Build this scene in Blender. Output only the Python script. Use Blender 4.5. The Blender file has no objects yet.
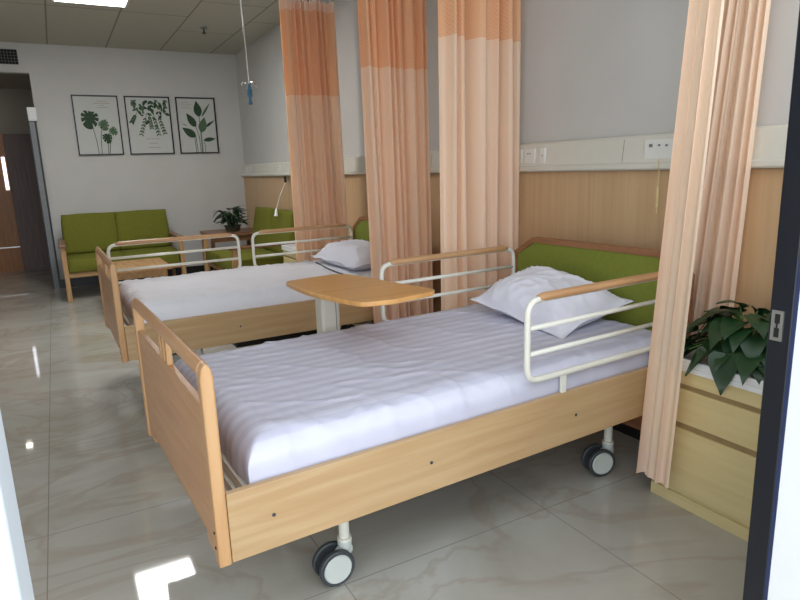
import bpy, bmesh, math, random
from mathutils import Vector, Matrix, noise
random.seed(7)
PI = math.pi
scn = bpy.context.scene
C = scn.collection

# ---------------------------------------------------------------- camera
cam_d = bpy.data.cameras.new('camera')
cam_d.sensor_width = 36.0
cam_d.lens = 615.06 * 36 / 800
cam_d.clip_start = 0.02
cam = bpy.data.objects.new('camera', cam_d)
C.objects.link(cam)
Fp = 615.06
Yc = Vector((52.8 - 400, 300 - 179.5, -Fp)).normalized()
Xc = Vector((1502.3 - 400, 300 - 130.4, -Fp))
Xc = (Xc - Xc.dot(Yc) * Yc).normalized()
Zc = Xc.cross(Yc)
M3 = Matrix((Xc, Yc, Zc))
cam.matrix_world = Matrix.Translation((0, 0, 1.24)) @ M3.to_4x4()
scn.camera = cam

# ---------------------------------------------------------------- light
world = bpy.data.worlds.new('overcast_sky')
scn.world = world
world.use_nodes = True
bg = world.node_tree.nodes['Background']
bg.inputs[0].default_value = (0.87, 0.935, 1.0, 1)
bg.inputs[1].default_value = 3.1

def area(name, loc, rot, sx, sy, power, col, portal=False):
    l = bpy.data.lights.new(name, 'AREA')
    l.shape = 'RECTANGLE'; l.size = sx; l.size_y = sy
    l.energy = power; l.color = col
    if portal: l.cycles.is_portal = True
    o = bpy.data.objects.new(name, l); C.objects.link(o)
    o.location = loc; o.rotation_euler = rot
    return o
area('sky_portal', (0.5, 0.54, 1.2), (PI/2, 0, 0), 1.12, 2.4, 1, (1, 1, 1), True)
area('sky_portal', (-0.95, 0.54, 1.36), (PI/2, 0, 0), 1.3, 2.46, 1, (1, 1, 1), True)
area('sky_portal', (1.67, 0.54, 1.8), (PI/2, 0, 0), 0.94, 1.2, 1, (1, 1, 1), True)

scn.view_settings.view_transform = 'Standard'
scn.view_settings.look = 'None'
scn.view_settings.gamma = 1
scn.view_settings.use_curve_mapping = False
scn.view_settings.exposure = 0.06

# ---------------------------------------------------------------- materials
def new_mat(name):
    m = bpy.data.materials.new(name); m.use_nodes = True
    nt = m.node_tree
    return m, nt, nt.nodes['Principled BSDF']

def N(nt, t, **kw):
    n = nt.nodes.new(t)
    for k, v in kw.items():
        if hasattr(n, k): setattr(n, k, v)
    return n

def lin(c):
    return tuple(((x/255)/12.92 if x/255 <= .04045 else (((x/255)+.055)/1.055)**2.4) for x in c) + (1,)

def plain(name, rgb, rough=.5, metal=0, var=.06, scale=30, bump=0, spec=.5, sheen=0):
    m, nt, b = new_mat(name)
    tc = N(nt, 'ShaderNodeTexCoord'); nz = N(nt, 'ShaderNodeTexNoise')
    nz.inputs['Scale'].default_value = scale
    nt.links.new(tc.outputs['Object'], nz.inputs['Vector'])
    r = N(nt, 'ShaderNodeValToRGB')
    c = lin(rgb)
    r.color_ramp.elements[0].position = .3; r.color_ramp.elements[1].position = .7
    r.color_ramp.elements[0].color = tuple(x*(1-var) for x in c[:3]) + (1,)
    r.color_ramp.elements[1].color = tuple(min(1, x*(1+var)) for x in c[:3]) + (1,)
    nt.links.new(nz.outputs['Fac'], r.inputs['Fac'])
    nt.links.new(r.outputs['Color'], b.inputs['Base Color'])
    b.inputs['Roughness'].default_value = rough
    b.inputs['Metallic'].default_value = metal
    b.inputs['Specular IOR Level'].default_value = spec
    if bump:
        bp = N(nt, 'ShaderNodeBump'); bp.inputs['Strength'].default_value = bump
        bp.inputs['Distance'].default_value = .002
        nt.links.new(nz.outputs['Fac'], bp.inputs['Height'])
        nt.links.new(bp.outputs['Normal'], b.inputs['Normal'])
    return m

def wood(name, rgb, rgb2, rough=.35, scale=(3, 40, 40), axis='x'):
    m, nt, b = new_mat(name)
    tc = N(nt, 'ShaderNodeTexCoord'); mp = N(nt, 'ShaderNodeMapping')
    s = {'x': (1.5, 22, 22), 'y': (22, 1.5, 22), 'z': (22, 22, 1.5)}[axis]
    mp.inputs['Scale'].default_value = s
    nz = N(nt, 'ShaderNodeTexNoise'); nz.inputs['Scale'].default_value = 1.6
    nz.inputs['Detail'].default_value = 6; nz.inputs['Distortion'].default_value = .6
    r = N(nt, 'ShaderNodeValToRGB')
    r.color_ramp.elements[0].position = .32; r.color_ramp.elements[1].position = .68
    r.color_ramp.elements[0].color = lin(rgb2); r.color_ramp.elements[1].color = lin(rgb)
    nt.links.new(tc.outputs['Object'], mp.inputs['Vector'])
    nt.links.new(mp.outputs['Vector'], nz.inputs['Vector'])
    nt.links.new(nz.outputs['Fac'], r.inputs['Fac'])
    nt.links.new(r.outputs['Color'], b.inputs['Base Color'])
    b.inputs['Roughness'].default_value = rough
    return m

def cloth_mat(name, rgb, trans=.35, var=.05, stripes=None, period=.05, axis='Y', rough=.9, sc=6, through=None):
    """matte cloth that lets a little light through"""
    m, nt, b = new_mat(name)
    tc = N(nt, 'ShaderNodeTexCoord'); nz = N(nt, 'ShaderNodeTexNoise')
    nz.inputs['Scale'].default_value = sc
    nt.links.new(tc.outputs['Object'], nz.inputs['Vector'])
    r = N(nt, 'ShaderNodeValToRGB'); c = lin(rgb)
    r.color_ramp.elements[0].position = .3; r.color_ramp.elements[1].position = .7
    r.color_ramp.elements[0].color = tuple(x*(1-var) for x in c[:3]) + (1,)
    r.color_ramp.elements[1].color = tuple(min(1, x*(1+var)) for x in c[:3]) + (1,)
    nt.links.new(nz.outputs['Fac'], r.inputs['Fac'])
    col = r.outputs['Color']
    if stripes:
        sx = N(nt, 'ShaderNodeSeparateXYZ'); nt.links.new(tc.outputs['Object'], sx.inputs[0])
        mu = N(nt, 'ShaderNodeMath', operation='MULTIPLY'); mu.inputs[1].default_value = 2*PI/period
        si = N(nt, 'ShaderNodeMath', operation='SINE')
        mr = N(nt, 'ShaderNodeMapRange'); mr.inputs['From Min'].default_value = -.35; mr.inputs['From Max'].default_value = .35
        nt.links.new(sx.outputs[axis], mu.inputs[0]); nt.links.new(mu.outputs[0], si.inputs[0]); nt.links.new(si.outputs[0], mr.inputs['Value'])
        mx = N(nt, 'ShaderNodeMixRGB'); nt.links.new(mr.outputs[0], mx.inputs[0])
        nt.links.new(col, mx.inputs[1]); mx.inputs[2].default_value = lin(stripes)
        col = mx.outputs[0]
    nt.links.new(col, b.inputs['Base Color'])
    b.inputs['Roughness'].default_value = rough
    b.inputs['Specular IOR Level'].default_value = .15
    if trans:
        t = N(nt, 'ShaderNodeBsdfTranslucent')
        if through: t.inputs['Color'].default_value = lin(through)
        else: nt.links.new(col, t.inputs['Color'])
        mix = N(nt, 'ShaderNodeMixShader'); mix.inputs[0].default_value = trans
        out = nt.nodes['Material Output']
        nt.links.new(b.outputs[0], mix.inputs[1]); nt.links.new(t.outputs[0], mix.inputs[2])
        nt.links.new(mix.outputs[0], out.inputs['Surface'])
    return m

def emit_mat(name, rgb, strength):
    m, nt, b = new_mat(name)
    b.inputs['Base Color'].default_value = (.8, .8, .8, 1)
    b.inputs['Emission Color'].default_value = lin(rgb)
    b.inputs['Emission Strength'].default_value = strength
    return m

def floor_mat():
    m, nt, b = new_mat('polished_marble_tile')
    tc = N(nt, 'ShaderNodeTexCoord')
    n1 = N(nt, 'ShaderNodeTexNoise'); n1.inputs['Scale'].default_value = 1.3; n1.inputs['Detail'].default_value = 8; n1.inputs['Distortion'].default_value = 1.2
    mp = N(nt, 'ShaderNodeMapping'); mp.inputs['Rotation'].default_value = (0, 0, .6); mp.inputs['Scale'].default_value = (1, 1.5, 1)
    nt.links.new(tc.outputs['Object'], mp.inputs['Vector']); nt.links.new(mp.outputs['Vector'], n1.inputs['Vector'])
    r = N(nt, 'ShaderNodeValToRGB')
    e = r.color_ramp.elements
    e[0].position = .3; e[0].color = lin((168, 163, 152)); e[1].position = .72; e[1].color = lin((192, 190, 182))
    nt.links.new(n1.outputs['Fac'], r.inputs['Fac'])
    # thin veins
    n2 = N(nt, 'ShaderNodeTexNoise'); n2.inputs['Scale'].default_value = 1.1; n2.inputs['Detail'].default_value = 5; n2.inputs['Distortion'].default_value = 1.8
    nt.links.new(mp.outputs['Vector'], n2.inputs['Vector'])
    r2 = N(nt, 'ShaderNodeValToRGB'); q = r2.color_ramp.elements
    q[0].position = .46; q[0].color = (0, 0, 0, 1); q[1].position = .5; q[1].color = (1, 1, 1, 1)
    k = r2.color_ramp.elements.new(.535); k.color = (0, 0, 0, 1)
    nt.links.new(n2.outputs['Fac'], r2.inputs['Fac'])
    mx = N(nt, 'ShaderNodeMixRGB'); mx.inputs[2].default_value = lin((156, 138, 118))
    fm = N(nt, 'ShaderNodeMath', operation='MULTIPLY'); fm.inputs[1].default_value = .35
    nt.links.new(r2.outputs['Color'], fm.inputs[0]); nt.links.new(fm.outputs[0], mx.inputs[0]); nt.links.new(r.outputs['Color'], mx.inputs[1])
    # tile joints
    br = N(nt, 'ShaderNodeTexBrick'); br.offset = 0; br.inputs['Scale'].default_value = 1
    br.inputs['Mortar Size'].default_value = .0016; br.inputs['Brick Width'].default_value = .8; br.inputs['Row Height'].default_value = .8
    br.inputs['Mortar Smooth'].default_value = 0
    mb = N(nt, 'ShaderNodeMapping'); mb.inputs['Location'].default_value = (.18, .05, 0)
    nt.links.new(tc.outputs['Object'], mb.inputs['Vector']); nt.links.new(mb.outputs['Vector'], br.inputs['Vector'])
    mx2 = N(nt, 'ShaderNodeMixRGB'); mx2.inputs[2].default_value = lin((140, 134, 125))
    nt.links.new(br.outputs['Fac'], mx2.inputs[0]); nt.links.new(mx.outputs[0], mx2.inputs[1])
    nt.links.new(mx2.outputs[0], b.inputs['Base Color'])
    b.inputs['Roughness'].default_value = .045
    b.inputs['Specular IOR Level'].default_value = .6
    return m

def ceiling_mat():
    m, nt, b = new_mat('ceiling_tile')
    tc = N(nt, 'ShaderNodeTexCoord'); sx = N(nt, 'ShaderNodeSeparateXYZ'); nt.links.new(tc.outputs['Object'], sx.inputs[0])
    def mth(op, a, b2=None):
        n = N(nt, 'ShaderNodeMath', operation=op)
        for i, v in enumerate((a, b2)):
            if v is None: continue
            if isinstance(v, (int, float)): n.inputs[i].default_value = v
            else: nt.links.new(v, n.inputs[i])
        return n.outputs[0]
    def seam(v, off, per):
        f = mth('FRACT', mth('DIVIDE', mth('SUBTRACT', v, off), per))
        return mth('LESS_THAN', f, .014/per)
    X, Y = sx.outputs['X'], sx.outputs['Y']
    sxm = seam(X, .130-.583*8, .583)
    col = mth('MULTIPLY', mth('GREATER_THAN', X, 1.30), mth('LESS_THAN', X, 1.88))
    c1 = mth('MULTIPLY', seam(Y, 6.95-12, 1.2), col)
    c2 = mth('MULTIPLY', seam(Y, 6.33-12, 3.0), mth('SUBTRACT', 1, col))
    k = mth('MAXIMUM', sxm, mth('MAXIMUM', c1, c2))
    mx = N(nt, 'ShaderNodeMixRGB'); nt.links.new(k, mx.inputs[0])
    mx.inputs[1].default_value = lin((182, 179, 168)); mx.inputs[2].default_value = lin((130, 126, 116))
    nt.links.new(mx.outputs[0], b.inputs['Base Color']); b.inputs['Roughness'].default_value = .85
    return m

def panel_wood_mat():
    m, nt, b = new_mat('wall_panel_wood')
    tc = N(nt, 'ShaderNodeTexCoord'); mp = N(nt, 'ShaderNodeMapping'); mp.inputs['Scale'].default_value = (30, 30, 1.2)
    nz = N(nt, 'ShaderNodeTexNoise'); nz.inputs['Scale'].default_value = 1.5; nz.inputs['Detail'].default_value = 5
    nt.links.new(tc.outputs['Object'], mp.inputs['Vector']); nt.links.new(mp.outputs['Vector'], nz.inputs['Vector'])
    r = N(nt, 'ShaderNodeValToRGB'); r.color_ramp.elements[0].position = .3; r.color_ramp.elements[1].position = .7
    r.color_ramp.elements[0].color = lin((196, 162, 122)); r.color_ramp.elements[1].color = lin((206, 174, 134))
    nt.links.new(nz.outputs['Fac'], r.inputs['Fac'])
    br = N(nt, 'ShaderNodeTexBrick'); br.offset = 0; br.inputs['Scale'].default_value = 1
    br.inputs['Mortar Size'].default_value = .0025; br.inputs['Brick Width'].default_value = 1.2; br.inputs['Row Height'].default_value = 5
    mb = N(nt, 'ShaderNodeMapping'); mb.inputs['Rotation'].default_value = (0, 0, PI/2); mb.inputs['Location'].default_value = (.35, 0, 0)
    nt.links.new(tc.outputs['Object'], mb.inputs['Vector']); nt.links.new(mb.outputs['Vector'], br.inputs['Vector'])
    mx = N(nt, 'ShaderNodeMixRGB'); mx.inputs[2].default_value = lin((120, 92, 64))
    nt.links.new(br.outputs['Fac'], mx.inputs[0]); nt.links.new(r.outputs['Color'], mx.inputs[1]); nt.links.new(mx.outputs[0], b.inputs['Base Color'])
    b.inputs['Roughness'].default_value = .45
    return m

def net_mat():
    """knitted ventilation net at the head of the curtains: cloth pierced with a fine grid"""
    m, nt, b = new_mat('curtain_net')
    b.inputs['Base Color'].default_value = lin((250, 208, 166)); b.inputs['Roughness'].default_value = .9
    t = N(nt, 'ShaderNodeBsdfTranslucent'); t.inputs['Color'].default_value = lin((252, 200, 156))
    mix = N(nt, 'ShaderNodeMixShader'); mix.inputs[0].default_value = .4
    nt.links.new(b.outputs[0], mix.inputs[1]); nt.links.new(t.outputs[0], mix.inputs[2])
    uv = N(nt, 'ShaderNodeUVMap'); uv.uv_map = 'UVMap'
    br = N(nt, 'ShaderNodeTexBrick'); br.offset = .5; br.inputs['Scale'].default_value = 1
    br.inputs['Brick Width'].default_value = .010; br.inputs['Row Height'].default_value = .010; br.inputs['Mortar Size'].default_value = .003
    nt.links.new(uv.outputs[0], br.inputs['Vector'])
    tr = N(nt, 'ShaderNodeBsdfTransparent')
    inv = N(nt, 'ShaderNodeMath', operation='SUBTRACT'); inv.inputs[0].default_value = 1
    nt.links.new(br.outputs['Fac'], inv.inputs[1])
    sc = N(nt, 'ShaderNodeMath', operation='MULTIPLY'); sc.inputs[1].default_value = .14
    nt.links.new(inv.outputs[0], sc.inputs[0])
    mix2 = N(nt, 'ShaderNodeMixShader'); nt.links.new(sc.outputs[0], mix2.inputs[0])
    nt.links.new(mix.outputs[0], mix2.inputs[1]); nt.links.new(tr.outputs[0], mix2.inputs[2])
    nt.links.new(mix2.outputs[0], nt.nodes['Material Output'].inputs['Surface'])
    return m

MAT = dict(
    wall=plain('wall_paint', (200, 199, 195), .8, var=.02, scale=4),
    ceiling=ceiling_mat(), floor=floor_mat(), panel=panel_wood_mat(),
    corridor=plain('corridor_paint', (150, 142, 132), .8, var=.02, scale=4),
    base=plain('black_baseboard', (28, 27, 28), .35),
    beech=wood('beech_x', (222, 188, 138), (206, 168, 116)),
    beech_y=wood('beech_y', (198, 154, 114), (182, 134, 96), axis='y'),
    beech_z=wood('beech_z', (204, 162, 116), (188, 142, 96), axis='z'),
    board=wood('maple_board', (192, 162, 122), (180, 146, 104), rough=.3),
    head=wood('headboard_wood', (158, 110, 74), (132, 86, 58), axis='y', rough=.4),
    cap=wood('rail_wood', (204, 162, 118), (180, 134, 92), rough=.35),
    oak_sofa=wood('sofa_wood', (190, 152, 104), (164, 122, 78), axis='z', rough=.45),
    oak_sofa_y=wood('sofa_wood_long', (190, 152, 104), (164, 122, 78), axis='y', rough=.45),
    oak_sofa_x=wood('sofa_wood_cross', (190, 152, 104), (164, 122, 78), axis='x', rough=.45),
    walnut=wood('walnut', (146, 104, 72), (116, 78, 52), rough=.35),
    table=wood('table_top_wood', (216, 164, 100), (198, 144, 82), rough=.3),
    cabinet=wood('cabinet_laminate', (216, 200, 150), (208, 190, 138), axis='y', rough=.5),
    groove=plain('cabinet_grip_groove', (150, 128, 88), .6),
    steel=plain('cream_enamel_tube', (226, 224, 212), .3, var=.01),
    white=plain('white_plastic', (232, 234, 234), .35, var=.01),
    panelw=plain('ivory_aluminium_duct', (214, 212, 200), .4, var=.01),
    grey=plain('grey_plastic', (120, 124, 126), .4),
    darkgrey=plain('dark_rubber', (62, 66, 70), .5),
    caster=plain('caster_disc', (200, 206, 200), .35, var=.01),
    plate=plain('socket_plate', (224, 224, 218), .35, var=.01),
    black=plain('black_frame', (22, 22, 24), .4),
    greens=plain('sofa_upholstery', (110, 112, 42), .9, var=.08, scale=60, bump=.3, spec=.2),
    green=plain('green_upholstery', (126, 134, 56), .9, var=.06, scale=60, bump=.3, spec=.2),
    pot=plain('glazed_pot', (84, 86, 80), .3),
    soil=plain('soil', (52, 40, 30), .95),
    leaf=plain('leaf_green', (30, 62, 30), .42, var=.25, scale=9),
    leafd=plain('dark_leaf_green', (24, 52, 28), .5, var=.25, scale=9),
    stem=plain('stem_green', (92, 120, 60), .6),
    sheet=cloth_mat('satin_stripe_sheet', (209, 209, 224), 0, .01, stripes=(196, 196, 213), period=.056, axis='Y', rough=.55),
    sheet2=cloth_mat('plain_sheet', (226, 226, 232), 0, .02, rough=.6),
    pillow=cloth_mat('pillowcase', (224, 224, 234), 0, .02, rough=.65),
    curtain=cloth_mat('peach_curtain', (255, 236, 214), .42, .02, through=(255, 218, 184)),
    curtain_hem=cloth_mat('peach_curtain_hem', (255, 232, 214), .40, .02, through=(255, 214, 186)),
    net=net_mat(),
    navy=plain('navy_aluminium', (15, 19, 28), .35, metal=.0, var=.1),
    navy2=plain('navy_gasket', (36, 48, 82), .4, var=.1),
    whiteframe=plain('white_door_frame', (196, 206, 214), .4, var=.01),
    whitewall=plain('white_reveal', (228, 230, 230), .5, var=.01),
    metal=plain('brushed_steel', (180, 180, 176), .3, metal=.9, var=.03),
    brown=wood('brown_door', (98, 66, 50), (80, 52, 40), axis='z', rough=.4),
    orange=wood('orange_door', (178, 122, 70), (160, 104, 56), axis='z', rough=.4),
    panel_light=emit_mat('ceiling_light_diffuser', (255, 255, 255), 22),
    window_strip=emit_mat('daylight_strip', (235, 240, 255), 2.2),
    paper=plain('print_paper', (196, 198, 194), .6, var=.01),
    ink=plain('pale_ink', (150, 146, 128), .7),
    print1=plain('print_leaf_green', (40, 68, 42), .7, var=.35, scale=50),
    print2=plain('print_leaf_light', (78, 104, 74), .7, var=.3, scale=50),
    blue=plain('blue_plastic', (40, 96, 130), .4),
    yellow=plain('yellowed_plastic', (206, 186, 132), .5),
    ventb=plain('vent_backing', (16, 16, 16), .8),
    ventm=plain('vent_metal', (104, 104, 100), .5),
)

# ---------------------------------------------------------------- helpers
def link(name, bm, mat, parent=None, smooth=False, loc=None, bevel=0):
    me = bpy.data.meshes.new(name)
    bmesh.ops.recalc_face_normals(bm, faces=bm.faces)
    bm.to_mesh(me); bm.free()
    me.materials.append(MAT[mat] if isinstance(mat, str) else mat)
    if smooth:
        for p in me.polygons: p.use_smooth = True
    o = bpy.data.objects.new(name, me); C.objects.link(o)
    if parent: o.parent = parent
    if loc: o.location = loc
    if bevel:
        b = o.modifiers.new('bevel', 'BEVEL'); b.width = bevel; b.segments = 2; b.limit_method = 'ANGLE'
    return o

def tag(o, label, cat, group=None, kind=None):
    o['label'] = label; o['category'] = cat
    if group: o['group'] = group
    if kind: o['kind'] = kind
    return o

def thing(name, label, cat, loc=(0, 0, 0), rz=0, group=None):
    o = bpy.data.objects.new(name, None); C.objects.link(o)
    o.location = loc; o.rotation_euler = (0, 0, rz); o.empty_display_size = .1
    return tag(o, label, cat, group)

def box(bm, x0, x1, y0, y1, z0, z1):
    v = [bm.verts.new(p) for p in ((x0,y0,z0),(x1,y0,z0),(x1,y1,z0),(x0,y1,z0),(x0,y0,z1),(x1,y0,z1),(x1,y1,z1),(x0,y1,z1))]
    for f in ((0,3,2,1),(4,5,6,7),(0,1,5,4),(1,2,6,5),(2,3,7,6),(3,0,4,7)): bm.faces.new([v[i] for i in f])
    return v

def boxo(name, dims, mat, parent=None, bevel=0):
    bm = bmesh.new(); box(bm, *dims)
    return link(name, bm, mat, parent, bevel=bevel)

def tube(bm, pts, r, seg=10, closed=False, sx=1, sy=1):
    pts = [Vector(p) for p in pts]; n = len(pts); rings = []
    up = None
    for i, p in enumerate(pts):
        a = pts[(i-1) % n] if (closed or i > 0) else p
        b = pts[(i+1) % n] if (closed or i < n-1) else p
        d = (b-a).normalized()
        if up is None:
            up = Vector((0, 0, 1)) if abs(d.z) < .9 else Vector((1, 0, 0))
        s = d.cross(up)
        if s.length < 1e-4: s = d.orthogonal()
        s.normalize(); u = s.cross(d).normalized(); up = u
        rr = r[i] if isinstance(r, (list, tuple)) else r
        rings.append([bm.verts.new(p + s*math.cos(2*PI*k/seg)*rr*sx + u*math.sin(2*PI*k/seg)*rr*sy) for k in range(seg)])
    m = n if closed else n-1
    for i in range(m):
        A, B = rings[i], rings[(i+1) % n]
        for k in range(seg): bm.faces.new((A[k], A[(k+1) % seg], B[(k+1) % seg], B[k]))
    if not closed:
        bm.faces.new(rings[0][::-1]); bm.faces.new(rings[-1])

def cyl(bm, c0, c1, r, seg=20, r2=None):
    tube(bm, [c0, c1], [r, r if r2 is None else r2], seg)

def rounded(pts, rad, seg=5, closed=True):
    """round the corners of a 3-D polyline"""
    out = []; n = len(pts); pts = [Vector(p) for p in pts]
    for i, p in enumerate(pts):
        if not closed and i in (0, n-1): out.append(p); continue
        a = pts[i-1]; b = pts[(i+1) % n]
        da = (a-p).normalized(); db = (b-p).normalized()
        p0 = p+da*rad; p1 = p+db*rad
        for k in range(seg+1):
            t = k/seg
            out.append(p0*(1-t)**2 + p*2*t*(1-t) + p1*t*t)
    return out

def prism(bm, outline, d0, d1, plane='xy'):
    """extrude a 2-D outline between d0 and d1 along the third axis"""
    def P(a, b, d): return {'xy': (a, b, d), 'xz': (a, d, b), 'yz': (d, a, b)}[plane]
    A = [bm.verts.new(P(a, b, d0)) for a, b in outline]; B = [bm.verts.new(P(a, b, d1)) for a, b in outline]
    n = len(outline)
    bm.faces.new(A[::-1]); bm.faces.new(B)
    for i in range(n): bm.faces.new((A[i], A[(i+1) % n], B[(i+1) % n], B[i]))

def struct(name, dims, mat):
    o = boxo(name, dims, mat); o['kind'] = 'structure'; return o

# ---------------------------------------------------------------- room
XW, YF, ZC = 2.19, 8.1, 2.684
XL = -1.6
struct('floor', (XL-.2, XW+.2, -1.5, 10.4, -.1, 0), 'floor')
struct('ceiling', (XL-.1, XW+.1, .5, YF+.1, ZC, ZC+.1), 'ceiling')
struct('wall_right', (XW, XW+.12, .5, YF+.12, 0, ZC), 'wall')
struct('wall_left', (XL-.12, XL, .5, 10.2, 0, ZC), 'wall')
struct('wall_back', (-.075, XW, YF, YF+.12, 0, ZC), 'wall')
struct('wall_over_opening', (XL, -.075, YF, YF+.12, 2.38, ZC), 'wall')
# wall towards the balcony, with the doorway the picture is taken through
struct('wall_front', (-.30, -.13, .5, .62, 0, ZC), 'wall')
struct('wall_front_left', (XL, -.30, .5, .62, 0, .12), 'wall')  # unseen window sill, set low so more sky light reaches the head wall
struct('wall_front_left_head', (XL, -.30, .5, .62, 2.6, ZC), 'wall')
struct('wall_front_right', (1.16, XW, .5, .62, 0, 1.2), 'wall')  # unseen window sill, set high to soften light on the near bed
struct('wall_front_right_head', (1.16, XW, .5, .62, 2.4, ZC), 'wall')
struct('wall_front_head', (-.13, 1.16, .5, .62, 2.45, ZC), 'wall')
struct('wall_front_end', (2.14, XW, .5, .62, 1.2, 2.4), 'wall')
# corridor behind
struct('wall_corridor', (XL, .6, 10.12, 10.2, 0, ZC), 'corridor')
struct('wall_corridor_right', (.5, .6, YF+.12, 10.12, 0, ZC), 'corridor')
struct('ceiling_corridor', (XL, .6, YF+.12, 10.2, 2.45, 2.52), 'corridor')
# baseboards, wall cladding
struct('baseboard_back', (-.075, XW, YF-.012, YF, 0, .1), 'base')
struct('trim_1', (XW-.022, XW, .62, YF, .08, 1.195), 'panel')
struct('baseboard_right', (XW-.026, XW, .62, YF, 0, .08), 'base')

# doorway frame: white jamb left, navy sliding-door edge right
d1 = boxo('door_1', (-.13, -.0685, .55, .64, 0, 2.45), 'whiteframe', bevel=.004); d1['kind'] = 'structure'
d2 = boxo('door_2', (1.113, 1.16, .592, .634, 0, 2.45), 'navy', bevel=.003); d2['kind'] = 'structure'
boxo('gasket', (1.1115, 1.16, .5855, .5918, 0, 2.45), 'navy2', d2)
w = boxo('door_3', (1.113, 1.16, .40, .585, 0, 2.45), 'whitewall'); w['kind'] = 'structure'
# strike plate on the inner face: a bright rim around a dark keyhole slot
bm = bmesh.new()
cy, cz = .6175, .938
for (a, b, c2, d) in ((-.0105, .0105, .022, .028), (-.0105, .0105, -.028, -.022), (-.0105, -.005, -.022, .022), (.005, .0105, -.022, .022)):
    box(bm, 1.1105, 1.1129, cy+a, cy+b, cz+c2, cz+d)
box(bm, 1.1105, 1.1129, cy-.005, cy-.002, cz-.004, cz+.004); box(bm, 1.1105, 1.1129, cy+.002, cy+.005, cz-.004, cz+.004)
sp = link('strike_plate', bm, 'metal', d2)
boxo('keyhole', (1.1122, 1.1129, cy-.005, cy+.005, cz-.022, cz+.022), 'black', sp)

# corridor doors seen through the opening
bd = boxo('door_4', (-.515, .15, 10.075, 10.118, 0, 1.86), 'brown'); bd['kind'] = 'structure'
od = boxo('door_5', (-1.3, -.519, 10.085, 10.118, 0, 1.86), 'orange'); od['kind'] = 'structure'
boxo('glass_strip', (-.575, -.535, 10.078, 10.084, 1.12, 1.56), 'window_strip', od)
boxo('kick_line', (-1.3, -.52, 10.078, 10.084, .33, .345), 'metal', od)
# sliding-door track post at the wall end
po = thing('sliding_door', 'narrow grey sliding door edge with a white motor box at the end of the picture wall', 'door', (-.10, 8.085, 0))
boxo('door_leaf', (-.045, .005, -.02, .0, 0, 1.87), 'grey', po)
boxo('seal', (.005, .024, -.022, .0, 0, 1.87), 'black', po)
boxo('edge_strip', (-.055, -.045, -.02, .0, 0, 1.87), 'black', po)
boxo('motor_box', (-.048, .038, -.06, .0, 1.871, 2.015), 'white', po, bevel=.004)

# ---------------------------------------------------------------- ceiling fittings
cl = thing('ceiling_light', 'bright white light panel recessed in the ceiling before the picture wall', 'ceiling light', (.47, 5.55, ZC))
boxo('diffuser', (-.265, .265, -.59, .59, -.006, -.001), 'panel_light', cl)
bm = bmesh.new()
for d in ((-.285, -.265, -.61, .61), (.265, .285, -.61, .61), (-.265, .265, -.61, -.59), (-.265, .265, .59, .61)): box(bm, *d, -.009, -.0005)
link('frame', bm, 'white', cl)
dl = thing('downlight', 'small round downlight glowing in the corridor ceiling, mirrored as a spot in the floor', 'ceiling light', (-.78, 9.7, 2.45))
bm = bmesh.new(); cyl(bm, (0, 0, -.012), (0, 0, -.001), .05, 24); link('trim_ring', bm, 'white', dl)
bm = bmesh.new(); cyl(bm, (0, 0, -.016), (0, 0, -.0125), .042, 24); link('lens', bm, emit_mat('downlight_glow', (255, 250, 235), 30), dl)
sk = thing('sprinkler', 'small dark fire sprinkler head hanging from the ceiling tiles', 'sprinkler', (1.53, 6.75, ZC))
bm = bmesh.new(); cyl(bm, (0, 0, -.008), (0, 0, -.0005), .032, 20); link('escutcheon', bm, 'grey', sk)
bm = bmesh.new(); cyl(bm, (0, 0, -.05), (0, 0, -.008), .008, 10); cyl(bm, (0, 0, -.055), (0, 0, -.05), .022, 16)
link('nozzle', bm, 'darkgrey', sk)
# air grille above the opening
vg = thing('air_vent', 'black lattice air grille in the wall above the corridor opening', 'vent', (-.37, YF, 2.535))
boxo('backing', (-.21, .21, -.006, -.001, -.075, .075), 'ventb', vg)
bm = bmesh.new()
for i in range(15): box(bm, -.21+i*.03-.002, -.21+i*.03+.002, -.014, -.006, -.075, .075)
for i in range(6): box(bm, -.21, .21, -.016, -.014, -.075+i*.03-.002, -.075+i*.03+.002)
link('lattice', bm, 'ventm', vg)

# ---------------------------------------------------------------- pictures on the back wall
def leaf_shape(n=14, w=.42, tip=1.5, heart=0):
    pts = []
    for i in range(n+1):
        t = i/n; pts.append((w*math.sin(PI*t**.8)*(1-.25*t), t))
    return pts
def flat_leaf(bm, x, z, L, ang, w=.35, notch=0, y=0):
    """flat printed leaf in the xz plane"""
    n = 16; ca, sa = math.cos(ang), math.sin(ang); pr = []
    for s in (1, -1):
        side = []
        for i in range(n+1):
            t = i/n; a = w*L*math.sin(PI*min(1, t**.75))
            if notch and i % 3 == 1 and 0 < i < n: a *= .45
            side.append((s*a, t*L))
        pr.append(side)
    # quads strip from spine to each side
    for side in pr:
        sp = [bm.verts.new((x + 0*ca - (t*L/n)*sa, y, z + (t*L/n)*ca)) for t in range(n+1)]
        ed = [bm.verts.new((x + a*ca - b*sa, y, z + a*sa + b*ca)) for a, b in side]
        for i in range(n):
            try: bm.faces.new((sp[i], ed[i], ed[i+1], sp[i+1]))
            except ValueError: pass

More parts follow.
